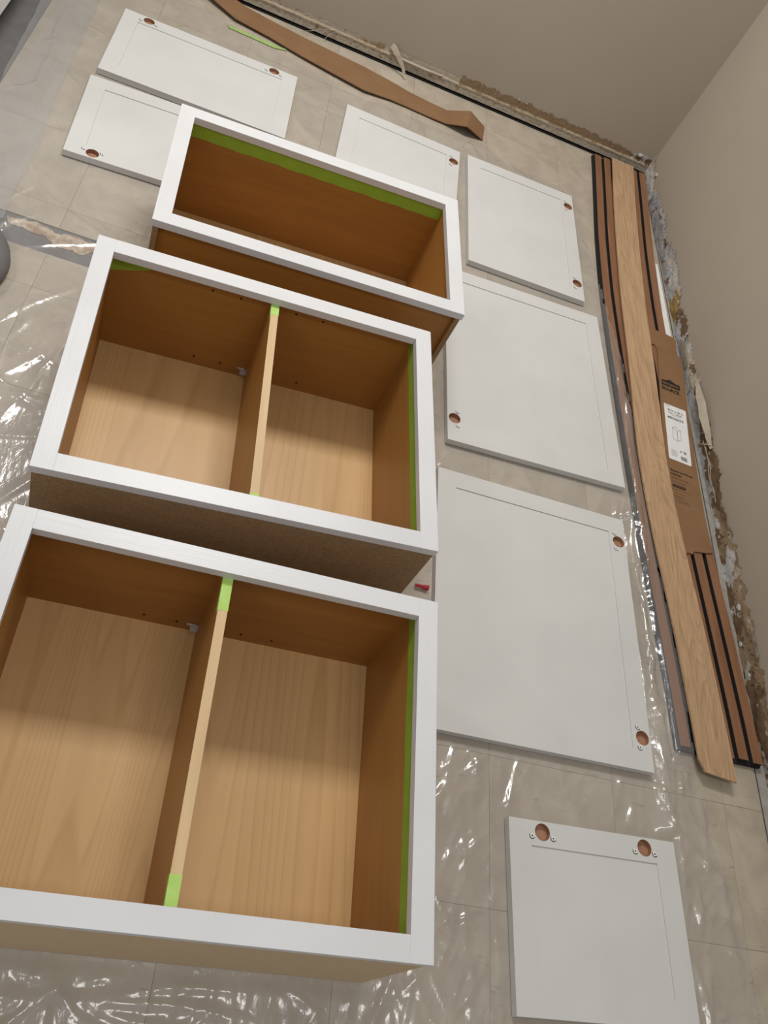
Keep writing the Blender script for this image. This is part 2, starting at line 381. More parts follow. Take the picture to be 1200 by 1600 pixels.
# torn paper tongue curling off the back wall, and loose strings
ribbon('torn_paper_strip', CREAM, wb, [(-1.150, -0.003, 0.080), (-1.135, -0.014, 0.074), (-1.118, -0.024, 0.062), (-1.098, -0.030, 0.045), (-1.082, -0.034, 0.028), (-1.072, -0.040, 0.012), (-1.064, -0.050, 0.002)],
       [(0.004, 0, 0.010), (0.006, 0, 0.010), (0.007, 0, 0.007), (0.006, 0, 0.005), (0.006, 0, 0.002), (0.005, 0, 0.001), (0.004, 0.002, 0)])
ribbon('torn_paper_strip', CREAM, wb, [(-1.145, -0.004, 0.052), (-1.08, -0.010, 0.050), (-1.0, -0.011, 0.050), (-0.93, -0.005, 0.050)], (0, 0.002, 0.003))
ribbon('loose_string', CREAM, wb, [(-1.475, -0.022, 0.003), (-1.44, -0.018, 0.018), (-1.40, -0.010, 0.036), (-1.353, -0.004, 0.048)], (0.0008, 0, 0.0012), 0.001)
ribbon('loose_string', CREAM, wb, [(-1.39, -0.020, 0.002), (-1.385, -0.018, 0.018), (-1.372, -0.008, 0.034), (-1.350, -0.004, 0.046)], (0.0012, 0, 0.0008), 0.001)
# right wall: peeled flap of paint, torn edge, strings, a white base sliver
flap = []
for i in range(15):
    t = 1.22 + i * 0.021; k = math.sin(math.pi * i / 14)
    flap.append((WR(-t) - 0.008 - 0.012 * k, -t, 0.058 + 0.010 * k + 0.003 * nz(t * 30, 2.2)))
ribbon('peeled_paint_flap', CREAM, wr, flap, [(-0.004 * math.sin(math.pi * i / 14) - 0.001, 0, -0.006 - 0.006 * math.sin(math.pi * i / 14) - 0.003 * nz(i * 0.8, 3.3)) for i in range(15)])
ribbon('peeled_paint_flap', CREAM, wr, [(WR(-t) - 0.012, -t, 0.030 + 0.004 * nz(t * 40, 5)) for t in (1.02, 1.05, 1.08, 1.11, 1.14)], (-0.004, 0, 0.014))
ribbon('peeled_paint_flap', CREAM, wr, [(WR(-t) - 0.010, -t, 0.062) for t in (2.13, 2.16, 2.19, 2.215)], (-0.003, 0, 0.006))
ribbon('loose_string', CREAM, wr, [(WR(-t) - 0.012 - 0.004 * math.sin(t * 40), -t, 0.038 - 0.03 * (t - 1.5)) for t in np.linspace(1.47, 1.70, 9)], (0, 0.0003, 0.0013), 0.001)
ribbon('loose_string', CREAM, wr, [(WR(-t) - 0.014 - 0.003 * math.sin(t * 55), -t, 0.046 - 0.05 * (t - 1.5)) for t in np.linspace(1.50, 1.70, 9)], (0, 0.0003, 0.0010), 0.001)
ribbon('loose_string', CREAM, wr, [(WR(-1.5) - 0.010 - 0.006 * math.sin(q * 3), -1.455 - 0.05 * q, 0.006 + 0.058 * q) for q in np.linspace(0, 1, 8)], (0, 0.0012, 0.0006), 0.001)
link('trim_sliver', poly_prism('trim_sliver', [(-0.030, -0.60), (-0.020, -0.60), (-0.018, -1.02), (-0.044, -1.02)], 0.0005, 0.012), WHITETRIM, wr)
for t, z, s in ((0.83, 0.046, 0.007), (2.05, 0.030, 0.010), (2.245, 0.016, 0.009), (2.15, 0.01, 0.008), (0.10, 0.072, 0.010)):
    bm = bmesh.new(); bmesh.ops.create_icosphere(bm, subdivisions=2, radius=s)
    for v in bm.verts: v.co *= 1 + 0.5 * noise.noise(v.co * 90 + Vector((t * 31, 0, 0)))
    for v in bm.verts: v.co = Vector((v.co.x * 0.5, v.co.y, v.co.z * 0.7))
    me = bpy.data.meshes.new('plaster_chunk'); bm.to_mesh(me); bm.free()
    o = link('plaster_chunk', me, PLASTER, wr); o.location = (WR(-t) - 0.002, -t, z)
for x, z, s in ((-0.62, 0.083, 0.004), (-0.585, 0.078, 0.003), (-0.06, 0.072, 0.010)):
    bm = bmesh.new(); bmesh.ops.create_icosphere(bm, subdivisions=2, radius=s)
    for v in bm.verts: v.co *= 1 + 0.5 * noise.noise(v.co * 90 + Vector((x * 31, 0, 0)))
    for v in bm.verts: v.co = Vector((v.co.x * 1.3, v.co.y * 0.5, v.co.z * 0.7))
    me = bpy.data.meshes.new('plaster_chunk'); bm.to_mesh(me); bm.free()
    o = link('plaster_chunk', me, PLASTER, wb); o.location = (x, -0.003, z)

# ------------------------------------------------------------------ cabinets lying on their backs
def cabinet(name, label, corner, rot, w, h, near_mat, recessed, divider, holes, tapes):
    D = 0.3048; FT = 0.019; FW = 0.0381; SI = 0.0345; FI = 0.029 if recessed else 0.0178; NI = 0.0178
    ex = Vector((math.cos(rot), math.sin(rot), 0)); ey = Vector((-math.sin(rot), math.cos(rot), 0))
    c = Vector((corner[0], corner[1], 0)) + ex * w / 2 - ey * h / 2
    e = empty(name, (c.x, c.y, 0.002), rot); tag(e, label, 'cabinet')
    X0, X1, Y0, Y1 = -w / 2, w / 2, -h / 2, h / 2            # Y1 = far side
    z1 = D - FT - 0.002; zt = D - 0.002
    bv = 0.0004
    box('stile', MW_STILE, e, X0, X0 + FW, Y0, Y1, z1, zt, bv)
    box('stile', MW_STILE, e, X1 - FW, X1, Y0, Y1, z1, zt, bv)
    box('rail', MW_RAIL, e, X0 + FW, X1 - FW, Y1 - FW, Y1, z1, zt, bv)
    box('rail', MW_RAIL, e, X0 + FW, X1 - FW, Y0, Y0 + FW, z1, zt, bv)
    o1 = 0.004
    back = box('back_panel', MAPLE_BACK, e, X0 + o1, X1 - o1, Y0 + 0.003, Y1 - 0.005, 0.0, 0.008)
    if recessed:   # side panels run past the bottom panel, whose face sits back
        st = 0.0125; yb = Y0 + 0.003; yr = Y0 + 0.016
        for a, s in ((X0 + o1, 1), (X1 - o1, -1)):
            xs = sorted((a, a + s * st)); xi = sorted((a + s * st, a + s * (SI - o1)))
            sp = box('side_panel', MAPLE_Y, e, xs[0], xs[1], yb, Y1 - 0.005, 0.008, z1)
            box('liner', MAPLE_Y, sp, xi[0], xi[1], yr + 0.0127, Y1 - FI, 0.008, z1)
            box('raw_edge', PARTICLE, sp, xs[0], xs[1], yb - 0.0008, yb - 0.0001, 0.008, z1 - 0.001)
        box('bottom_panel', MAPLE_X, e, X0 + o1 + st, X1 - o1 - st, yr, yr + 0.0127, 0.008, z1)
        yn = yr + 0.0127
    else:
        for a, s in ((X0 + o1, 1), (X1 - o1, -1)):
            xs = sorted((a, a + s * (SI - o1)))
            box('side_panel', MAPLE_Y, e, xs[0], xs[1], Y0 + 0.0035, Y1 - 0.005, 0.008, z1)
        np_ = box('bottom_panel', MAPLE_X, e, X0 + SI, X1 - SI, Y0 + 0.0035, Y0 + NI, 0.008, z1)
        box('outer_skin', near_mat, np_, X0 + 0.0035, X1 - 0.0035, Y0 + 0.0012, Y0 + 0.0034, 0.0, z1 - 0.0002)
        yn = Y0 + NI
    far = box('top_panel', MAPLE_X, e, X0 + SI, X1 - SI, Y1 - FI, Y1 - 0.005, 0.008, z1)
    for hx, hz in holes:
        bm = bmesh.new(); bmesh.ops.create_cone(bm, cap_ends=True, segments=14, radius1=0.0026, radius2=0.0026, depth=0.0012)
        bmesh.ops.rotate(bm, verts=bm.verts, cent=(0, 0, 0), matrix=Matrix.Rotation(math.pi / 2, 3, 'X'))
        me = bpy.data.meshes.new('pin_hole'); bm.to_mesh(me); bm.free()
        o = link('pin_hole', me, DARKHOLE, far); o.location = (X0 + hx, Y1 - FI - 0.0003, hz)
    if divider:
        dx, clipz = divider; dw = 0.0085
        dv = box('divider', MAPLE_Y, e, X0 + dx - dw, X0 + dx + dw, yn, Y1 - FI, 0.008, z1 - 0.0015)
        box('edge_band', EDGE, dv, X0 + dx - dw, X0 + dx + dw, yn, Y1 - FI, z1 - 0.0014, z1 - 0.0003)
        # clear shelf clip where divider, back and far panel meet
        cl = box('shelf_clip', CLIP, e, X0 + dx - dw - 0.016, X0 + dx - dw, Y1 - FI - 0.014, Y1 - FI, clipz - 0.004, clipz + 0.006, 0.001)
        box('clip_tab', CLIP, cl, X0 + dx - dw - 0.024, X0 + dx - dw - 0.006, Y1 - FI - 0.006, Y1 - FI - 0.002, clipz + 0.006, clipz + 0.011, 0.0008)
        for a, b in tapes['divider']:
            box('tape_patch', TAPE, dv, X0 + dx - dw - 0.0006, X0 + dx + dw + 0.0006, Y1 - b, Y1 - a, z1 - 0.0135, z1 + 0.0001)
    def tape_strip(pts_fn, n, mat=TAPE_DK):
        v, f = [], []
        for i in range(n + 1):
            a, b = pts_fn(i / n); v += [a, b]
        for i in range(n): f.append((2 * i, 2 * i + 1, 2 * i + 3, 2 * i + 2))
        link('masking_tape', mesh('masking_tape', v, f), mat, e)
    rnd = lambda t, s: 0.0025 * nz(t * 14, s) + 0.001 * nz(t * 60, s + 3)
    if 'right' in tapes:
        tw = tapes['right']; xx = X1 - SI - 0.0005
        tape_strip(lambda t: ((xx, yn + t * (Y1 - FI - yn), z1 - 0.0005), (xx, yn + t * (Y1 - FI - yn), z1 - tw - rnd(t, w + h))), 70)
    if 'left' in tapes:
        tw = tapes['left']; xl = X0 + SI + 0.0005
        tape_strip(lambda t: ((xl, yn + t * (Y1 - FI - yn), z1 - 0.0005), (xl, yn + t * (Y1 - FI - yn), z1 - tw - rnd(t, w + h + 4))), 70)
    if 'far' in tapes:
        tw = tapes['far']; yy = Y1 - FI - 0.0005
        tape_strip(lambda t: ((X0 + SI + t * (w - 2 * SI), yy, z1 + 0.003 * min(0, nz(t * 11, 2)) - 0.0005), (X0 + SI + t * (w - 2 * SI), yy, z1 - tw - rnd(t, 9))), 90)
    if 'corner' in tapes:
        s = tapes['corner']; yy = Y1 - FI - 0.0006
        link('masking_tape', mesh('masking_tape', [(X0 + SI, yy, z1), (X0 + SI + s * 1.9, yy, z1), (X0 + SI + s * 1.6, yy, z1 - s * 0.45), (X0 + SI + s * 0.8, yy, z1 - s * 0.75), (X0 + SI, yy, z1 - s)], [(0, 1, 2, 3, 4)]), TAPE_DK, e)
    if 'cornerR' in tapes:
        s = tapes['cornerR']; yy = Y1 - FI - 0.0006
        link('masking_tape', mesh('masking_tape', [(X1 - SI, yy, z1), (X1 - SI - s, yy, z1), (X1 - SI - s * 0.7, yy, z1 - s * 0.7), (X1 - SI, yy, z1 - s * 0.9)], [(0, 1, 2, 3)]), TAPE_DK, e)
    return e

IN = 0.0254
hp = [(0.252, 0.036), (0.316, 0.036), (0.446, 0.036), (0.510, 0.036), (0.254, 0.256), (0.3175, 0.256), (0.446, 0.256), (0.5107, 0.256)]
cabinet('wall_cabinet', 'large nearest cabinet lying on its back with white face frame and divided maple interior', (-1.743, -2.4574), 0.0234, 0.762, 0.6096, TANLAM, False,
        (14.5 * IN, 0.033), hp, {'divider': [(1.2 * IN, 4.0 * IN), (20.7 * IN, 22.9 * IN)], 'right': 0.038, 'left': 0.020})
cabinet('wall_cabinet', 'middle cabinet of the three with brown particleboard side and narrow green-taped divider', (-1.7853, -1.7698), 0.0679, 0.762, 0.6094, PARTICLE, False,
        (15.4 * IN, 0.030), hp, {'divider': [(1.2 * IN, 2.75 * IN), (21.75 * IN, 22.9 * IN)], 'right': 0.038, 'left': 0.006, 'corner': 0.050, 'cornerR': 0.02})
cabinet('wall_cabinet', 'farthest, shallow cabinet without divider, green tape along its inner far edge', (-1.726, -1.2086), 0.0628, 0.762, 0.4573, MAPLE_X, True,
        None, [], {'far': 0.041})

# ------------------------------------------------------------------ loose doors, backs up
def plate_with_holes(name, x0, x1, y0, y1, z0, z1, holes, r):
    """box whose top face has round openings; long axis chosen by size"""
    v, f = [], []
    def add(*p_): v.append(p_); return len(v) - 1
    long_y = (y1 - y0) > (x1 - x0)
    spans = []; cur = y0 if long_y else x0; end = y1 if long_y else x1
    for hx, hy in sorted(holes, key=lambda q: q[1] if long_y else q[0]):
        c = hy if long_y else hx; a, b = c - 0.026, c + 0.026
        spans.append((cur, a, None)); spans.append((a, b, (hx, hy))); cur = b
    spans.append((cur, end, None))
    for a, b, hole in spans:
        X0, X1, Y0, Y1 = (x0, x1, a, b) if long_y else (a, b, y0, y1)
        if hole is None:
            q = [add(X0, Y0, z1), add(X1, Y0, z1), add(X1, Y1, z1), add(X0, Y1, z1)]; f.append(tuple(q)); continue
        hx, hy = hole
        angs = [2 * math.pi * i / 36 for i in range(36)] + [math.atan2(yy - hy, xx - hx) % (2 * math.pi) for xx in (X0, X1) for yy in (Y0, Y1)]
        angs = sorted(set(round(a_, 6) for a_ in angs))
        ring = []
        for a_ in angs:
            ca, sa = math.cos(a_), math.sin(a_)
            tx = ((X1 if ca > 0 else X0) - hx) / ca if abs(ca) > 1e-9 else 1e9
            ty = ((Y1 if sa > 0 else Y0) - hy) / sa if abs(sa) > 1e-9 else 1e9
            t = min(tx, ty)
            ring.append((add(hx + r * ca, hy + r * sa, z1), add(hx + t * ca, hy + t * sa, z1)))
        for i in range(len(ring)):
            (a0, b0), (a1, b1) = ring[i], ring[(i + 1) % len(ring)]; f.append((a0, b0, b1, a1))
    k = [add(x0, y0, z0), add(x1, y0, z0), add(x1, y1, z0), add(x0, y1, z0), add(x0, y0, z1), add(x1, y0, z1), add(x1, y1, z1), add(x0, y1, z1)]
    f += [(k[3], k[2], k[1], k[0]), (k[0], k[1], k[5], k[4]), (k[1], k[2], k[6], k[5]), (k[2], k[3], k[7], k[6]), (k[3], k[0], k[4], k[7])]
    return mesh(name, v, f)

def cup_mesh(r, depth):
    v, f = [], []; n = 36
    for z in (0, -depth):
        for i in range(n): v.append((r * math.cos(2 * math.pi * i / n), r * math.sin(2 * math.pi * i / n), z))
    for i in range(n): f.append((i, n + i, n + (i + 1) % n, (i + 1) % n))
    f.append(tuple(range(n, 2 * n)))
    return mesh('hinge_cup', v, f)
CUPR = 0.0175
CUP = cup_mesh(CUPR, 0.0125); CUP.materials.append(CUPWOOD)
bm = bmesh.new(); bmesh.ops.create_cone(bm, cap_ends=True, segments=20, radius1=0.0052, radius2=0.0048, depth=0.0008)
INS = bpy.data.meshes.new('screw_insert'); bm.to_mesh(INS); bm.free(); INS.materials.append(MATEMP)
def ring_mesh(name, r0, r1, a0, a1, n, z0, z1):
    v, f = [], []
    for i in range(n + 1):
        a = a0 + (a1 - a0) * i / n
        for r in (r0, r1):
            for z in (z0, z1): v.append((r * math.cos(a), r * math.sin(a), z))
    for i in range(n):
        b = 4 * i; f += [(b + 1, b + 3, b + 7, b + 5), (b, b + 4, b + 6, b + 2), (b, b + 1, b + 5, b + 4), (b + 2, b + 6, b + 7, b + 3)]
    return mesh(name, v, f)
LIP = ring_mesh('insert_rim', 0.0052, 0.0066, math.radians(150), math.radians(330), 14, -0.0002, 0.0006); LIP.materials.append(DARKHOLE)
bm = bmesh.new(); bmesh.ops.create_cone(bm, cap_ends=True, segments=12, radius1=0.0018, radius2=0.0018, depth=0.0006)
SCR = bpy.data.meshes.new('screw_hole'); bm.to_mesh(SCR); bm.free(); SCR.materials.append(DARKHOLE)

def door(label, corner, rot, w, h, side, cups):
    """side = edge with the hinge bores (L, R, T, B); cups = distances from the ends"""
    TH = 0.0185; ex = Vector((math.cos(rot), math.sin(rot), 0)); ey = Vector((-math.sin(rot), math.cos(rot), 0))
    c = Vector((corner[0], corner[1], 0)) + ex * w / 2 - ey * h / 2
    e = empty('cabinet_door', (c.x, c.y, 0.0025), rot); tag(e, label, 'cabinet door')
    X0, X1, Y0, Y1 = -w / 2, w / 2, -h / 2, h / 2; FW = 0.050
    hs = {k: [] for k in 'LRTB'}
    for d in cups:
        hs[side].append({'L': (X0 + 0.0215, Y1 - d), 'R': (X1 - 0.0215, Y1 - d), 'T': (X0 + d, Y1 - 0.0215), 'B': (X0 + d, Y0 + 0.0215)}[side])
    tb = side in 'TB'     # members with bores run the full length
    yy = (Y0 + FW, Y1 - FW) if tb else (Y0, Y1); xx = (X0, X1) if tb else (X0 + FW, X1 - FW)
    members = {}
    for nm, k, a in (('stile', 'L', (X0, X0 + FW, *yy)), ('stile', 'R', (X1 - FW, X1, *yy)), ('rail', 'T', (*xx, Y1 - FW, Y1)), ('rail', 'B', (*xx, Y0, Y0 + FW))):
        members[k] = link(nm, plate_with_holes(nm, *a, 0.0, TH, hs[k], CUPR), MW_DOOR, e)
    box('panel', MW_DOOR, e, X0 + FW, X1 - FW, Y0 + FW, Y1 - FW, 0.006, TH - 0.0028)
    inward = {'L': (1, 0), 'R': (-1, 0), 'T': (0, -1), 'B': (0, 1)}[side]
    for hx, hy in hs[side]:
        m_ = members[side]
        o = link('hinge_cup', CUP, None, m_); o.location = (hx, hy, TH)
        for s in (-1, 1):
            px = hx + inward[0] * 0.0095 + (0 if inward[0] else s * 0.0245); py = hy + inward[1] * 0.0095 + (0 if inward[1] else s * 0.0245)
            i_ = link('screw_insert', INS, None, m_); i_.location = (px, py, TH + 0.0002)
            r_ = link('insert_rim', LIP, None, m_); r_.location = (px, py, TH)
            q_ = link('screw_hole', SCR, None, m_); q_.location = (px, py, TH + 0.0005)
    return e
door('large white door beside the nearest cabinet, two hinge bores down its right edge', (-0.8719, -1.8687), 0.011, 0.5533, 0.6988, 'R', (0.077, 0.621))
door('large white door beside the middle cabinet, one hinge bore showing at its lower left', (-0.8775, -1.0662), 0.0419, 0.5529, 0.7001, 'L', (0.079, 0.621))
door('medium white door nearest the wall corner, fully uncovered with two hinge bores on its right', (-0.8061, -0.4095), 0.0177, 0.4284, 0.586, 'R', (0.076, 0.504))
door('white door partly hidden by the right end of the farthest cabinet, one hinge bore showing', (-1.2658, -0.4024), -0.0287, 0.4296, 0.586, 'R', (0.074, 0.512))
door('wide white door farthest back, two hinge bores along its far edge', (-2.0332, -0.3753), 0.0189, 0.5811, 0.3731, 'T', (0.080, 0.501))
door('wide white door half hidden behind the left end of the farthest cabinet', (-2.0335, -0.7942), 0.0657, 0.5811, 0.3763, 'B', (0.073, 0.508))
door('smallest white door, alone at the bottom right with two hinge bores along its far edge', (-0.6855, -2.7195), 0.0274, 0.4025, 0.3528, 'T', (0.077, 0.325))

# ------------------------------------------------------------------ slat panel along the right wall
PRY = [0.02, 0.29, 0.57, 0.86, 1.0, 1.3, 1.65, 1.96, 2.15, 2.33, 2.49]
PRX = [-0.006, -0.022, -0.040, -0.049, -0.049, -0.043, -0.032, -0.018, -0.006, 0.004, 0.011]
def PR(y): return (float(np.interp(-y - 0.05, PRY, PRX)) + float(np.interp(-y, PRY, PRX)) + float(np.interp(-y + 0.05, PRY, PRX))) / 3   # bowed right edge of the panel
SPO = (-0.150, -1.250)
sp = empty('slat_panel', (SPO[0], SPO[1], 0.0))
tag(sp, 'long bowed walnut slat panel on black felt lying along the right wall', 'wall panel')
def swept(name, mat, parent, o0, o1, y0, y1, z0, z1, n=26):
    """bar that follows the bow of the panel; o0/o1 are offsets from its right edge"""
    v, f = [], []
    for i in range(n + 1):
        y = y0 + (y1 - y0) * i / n; xr = PR(y)
        for o_, z in ((o0, z0), (o1, z0), (o1, z1), (o0, z1)): v.append((xr + o_ - SPO[0], y - SPO[1], z))
    for i in range(n):
        for k in range(4): f.append((4 * i + k, 4 * i + (k + 1) % 4, 4 * (i + 1) + (k + 1) % 4, 4 * (i + 1) + k))
    f += [(3, 2, 1, 0), (4 * n, 4 * n + 1, 4 * n + 2, 4 * n + 3)]
    me = mesh(name, v, f); bm = bmesh.new(); bm.from_mesh(me); bmesh.ops.recalc_face_normals(bm, faces=bm.faces[:]); bm.to_mesh(me); bm.free()
    return link(name, me, mat, parent)
PW = 0.2375; PITCH = 0.0418; SLW = 0.0285
swept('felt_backing', FELT, sp, -PW - 0.004, 0.001, -2.487, -0.026, 0.0008, 0.0095)
for k in range(6):
    o1 = -k * PITCH; o0 = o1 - SLW
    y0_, y1_ = -2.483 + (0.003 if k % 2 else 0.0), -0.028 - 0.004 * (k % 3)
    sl = swept('slat', FELT, sp, o0, o1, y0_, y1_, 0.0096, 0.0208)
    swept('veneer', WALNUT, sl, o0, o1, y0_, y1_, 0.0209, 0.0215)

# oak plank on top of it, slightly bowed
pts = [(-0.030, -0.117), (-0.24, -0.139), (-0.6, -0.162), (-0.93, -0.177), (-1.18, -0.179), (-1.56, -0.194), (-1.72, -0.191), (-1.9, -0.180), (-2.19, -0.154), (-2.36, -0.147), (-2.48, -0.140), (-2.537, -0.136)]
def interp(y):
    ys = [-a for a, _ in pts]; xs = [b for _, b in pts]; return float(np.interp(-y, ys, xs))
v, f = [], []; N = 90; HW = 0.0495
for i in range(N + 1):
    y = -0.030 - (2.537 - 0.030) * i / N
    xc = 0.25 * interp(y + 0.12) + 0.5 * interp(y) + 0.25 * interp(y - 0.12)
    cut = 0.0
    ye = y + 0.008
    a = HW
    if i == N: a = HW - 0.012
    zb = 0.0267 + 0.001 * math.sin(math.pi * i / N)
    skew = 0.010 * (i / N) ** 30
    for xx, zz in ((xc - a, zb), (xc + HW, zb), (xc + HW, zb + 0.0055), (xc - a, zb + 0.0055)): v.append((xx, y - (skew if xx > xc else 0), zz))
for i in range(N):
    for k in range(4): f.append((4 * i + k, 4 * (i + 1) + k, 4 * (i + 1) + (k + 1) % 4, 4 * i + (k + 1) % 4))
f += [(0, 1, 2, 3), (4 * N + 3, 4 * N + 2, 4 * N + 1, 4 * N)]
me = mesh('oak_plank', v, f); bm = bmesh.new(); bm.from_mesh(me); bmesh.ops.recalc_face_normals(bm, faces=bm.faces[:]); bm.to_mesh(me); bm.free()
tag(link('oak_plank', me, OAK), 'long pale oak plank lying on top of the dark slat panel', 'plank')

# ------------------------------------------------------------------ printed cardboard piece
ZC = 0.0262
cb = [(-0.126, -1.002), (-0.119, -1.003), (-0.055, -1.005), (-0.024, -1.010), (-0.015, -1.019), (-0.024, -1.094), (-0.012, -1.097), (-0.007, -1.146), (-0.013, -1.251), (-0.021, -1.339), (-0.025, -1.474), (-0.029, -1.602),
      (-0.031, -1.722), (-0.030, -1.812), (-0.028, -1.886), (-0.050, -1.893), (-0.076, -1.897), (-0.092, -1.900), (-0.100, -1.912), (-0.108, -1.909), (-0.131, -1.918), (-0.136, -1.888), (-0.137, -1.812), (-0.136, -1.686), (-0.135, -1.50),
      (-0.128, -1.408), (-0.119, -1.295), (-0.107, -1.175), (-0.101, -1.098), (-0.109, -1.080), (-0.126, -1.082)]
cbo = empty('cardboard_piece', (-0.075, -1.46, 0.0215)); tag(cbo, 'printed brown carton piece with white label lying on the slat panel by the wall', 'cardboard')
off = Vector((0.075, 1.46, -0.0215))
link('board', poly_prism('board', [(x + off.x, y + off.y) for x, y in cb], 0.0003, ZC - 0.0215), CARD, cbo)
link('label_sticker', poly_prism('label_sticker', [(x + off.x, y + off.y) for x, y in [(-0.110, -1.3455), (-0.033, -1.350), (-0.0305, -1.354), (-0.0465, -1.579), (-0.050, -1.5815), (-0.124, -1.576), (-0.1265, -1.572), (-0.1125, -1.348)]], ZC - 0.02145, ZC - 0.0212), STICKER, cbo)
def flat(name, mat, pts, up=0.0005, parent=cbo):
    n = len(pts)
    a = sum(pts[i][0] * pts[(i + 1) % n][1] - pts[(i + 1) % n][0] * pts[i][1] for i in range(n))
    if a < 0: pts = pts[::-1]
    return link(name, mesh(name, [(x + off.x, y + off.y, ZC - 0.0215 + up) for x, y in pts], [tuple(range(n))]), mat, parent)
def text(body, mat, x, y, width, height, rot=0.0, up=0.0007, bold=0.0, name='printed_text'):
    cu_ = bpy.data.curves.new(name, 'FONT'); cu_.body = body; cu_.size = 1.0; cu_.offset = bold; cu_.fill_mode = 'BOTH'; cu_.resolution_u = 3
    o = bpy.data.objects.new(name, cu_); COL.objects.link(o); bpy.context.view_layer.update()
    dg = bpy.context.evaluated_depsgraph_get(); me = bpy.data.meshes.new_from_object(o.evaluated_get(dg)); bpy.data.objects.remove(o)
    xs = [q.co.x for q in me.vertices]; ys = [q.co.y for q in me.vertices]
    sx = width / (max(xs) - min(xs)); sy = height / (max(ys) - min(ys)); mx, my = min(xs), min(ys)
    for q in me.vertices: q.co = ((q.co.x - mx) * sx, (q.co.y - my) * sy, 0)
    me.name = name; me.materials.clear()
    o = link(name, me, mat, cbo); o.location = (x + off.x, y + off.y, ZC - 0.0215 + up); o.rotation_euler = (0, 0, rot)
    return o
R1 = -0.07
flat('house_logo', INK, [(-0.108, -1.2625), (-0.1055, -1.2385), (-0.088, -1.2375), (-0.071, -1.2295), (-0.053, -1.2405), (-0.0355, -1.2425), (-0.0385, -1.2655)])
text('PROJECT', CARD, -0.1035, -1.2590, 0.061, 0.0115, -0.045, 0.0009, 0.03)
text('SOURCE', INK, -0.1100, -1.2835, 0.066, 0.0150, -0.055, 0.0007, 0.035)
text('.', INK, -0.040, -1.2875, 0.003, 0.003, 0, 0.0007)
R2 = -0.08
text('Wall', INK, -0.1095, -1.3535, 0.017, 0.004, R2)
text('24 in x 30 in', INK, -0.102, -1.3720, 0.057, 0.0080, R2, bold=0.012)
text('WALL CABINET', INK, -0.102, -1.3830, 0.053, 0.0060, R2)
text('GABINETE DE PARED', GREYINK, -0.092, -1.3905, 0.036, 0.0028, R2)
text('#0336275', INK, -0.1065, -1.4065, 0.058, 0.0110, R2, bold=0.02)
def bar(mat, x0, y0, x1, y1, t, name='printed_line'):
    d = Vector((x1 - x0, y1 - y0)); n_ = Vector((-d.y, d.x)).normalized() * t / 2
    flat(name, mat, [(x0 - n_.x, y0 - n_.y), (x1 - n_.x, y1 - n_.y), (x1 + n_.x, y1 + n_.y), (x0 + n_.x, y0 + n_.y)], 0.0007)
dr = dict(a=(-0.0955, -1.4435), b=(-0.084, -1.4365), c=(-0.0655, -1.4475), d=(-0.079, -1.4540), e=(-0.0985, -1.4905), f=(-0.0825, -1.4945), g=(-0.0695, -1.4860))
for s in ('ab', 'bc', 'cd', 'da', 'ae', 'df', 'cg', 'ef', 'fg'): bar(GREYINK, *dr[s[0]], *dr[s[1]], 0.0011 if s != 'df' else 0.0020)
for k in range(5): bar(GREYINK, -0.1145 - k * 0.0006, -1.5375 - k * 0.0055, -0.0945 - k * 0.0006 + (0.004 if k % 2 else 0), -1.5390 - k * 0.0055, 0.0013)
flat('printed_symbol', INK, [(-0.080, -1.532), (-0.0745, -1.5325), (-0.075, -1.539), (-0.0805, -1.5385)]); flat('printed_symbol', STICKER, [(-0.0785, -1.534), (-0.076, -1.5342), (-0.0763, -1.537), (-0.0788, -1.5368)], 0.0009)
flat('printed_symbol', INK, [(-0.068, -1.531), (-0.0585, -1.532), (-0.059, -1.542), (-0.0685, -1.541)]); flat('printed_symbol', STICKER, [(-0.066, -1.5335), (-0.0608, -1.534), (-0.0612, -1.5395), (-0.0664, -1.539)], 0.0009)
flat('printed_symbol', INK, [(-0.0650, -1.5355), (-0.0622, -1.5357), (-0.0624, -1.5380), (-0.0652, -1.5378)], 0.0011)
xb = -0.0812
for k, wd in enumerate((1.2, 0.6, 1.6, 0.6, 1.0, 1.6, 0.6, 1.2, 0.8)):
    wd *= 0.0013; flat('barcode_bar', INK, [(xb, -1.5545 - k * 0.0001), (xb + wd, -1.5545 - k * 0.0001), (xb + wd - 0.0008, -1.5690 - k * 0.0003), (xb - 0.0008, -1.5690 - k * 0.0003)], 0.0007); xb += wd + 0.0011
text('Ready-to-Finish', INK, -0.1290, -1.6255, 0.078, 0.0095, R2 + 0.01, bold=0.025)
text('Cabinet', INK, -0.1292, -1.6375, 0.036, 0.0085, R2 + 0.01, bold=0.025)
text('Gabinete listo', BROWNINK, -0.1292, -1.6515, 0.061, 0.0085, R2 + 0.01, bold=0.008)
text('para acabar', BROWNINK, -0.1295, -1.6665, 0.050, 0.0085, R2 + 0.01, bold=0.008)
flat('printed_box', INK, [(-0.1300, -1.6735), (-0.0850, -1.6760), (-0.0858, -1.6865), (-0.1305, -1.6830)])
text('UNFINISHED', CARD, -0.1270, -1.6810, 0.039, 0.0042, -0.06, 0.0009)
for k, (a, b) in enumerate(((-0.130, -0.070), (-0.126, -0.090), (-0.128, -0.094), (-0.127, -0.102), (-0.128, -0.081), (-0.126, -0.077))):
    y = (-1.692, -1.705, -1.715, -1.7205, -1.730, -1.7365)[k]; bar(BROWNINK, a, y, b, y - 0.0035, 0.0014)

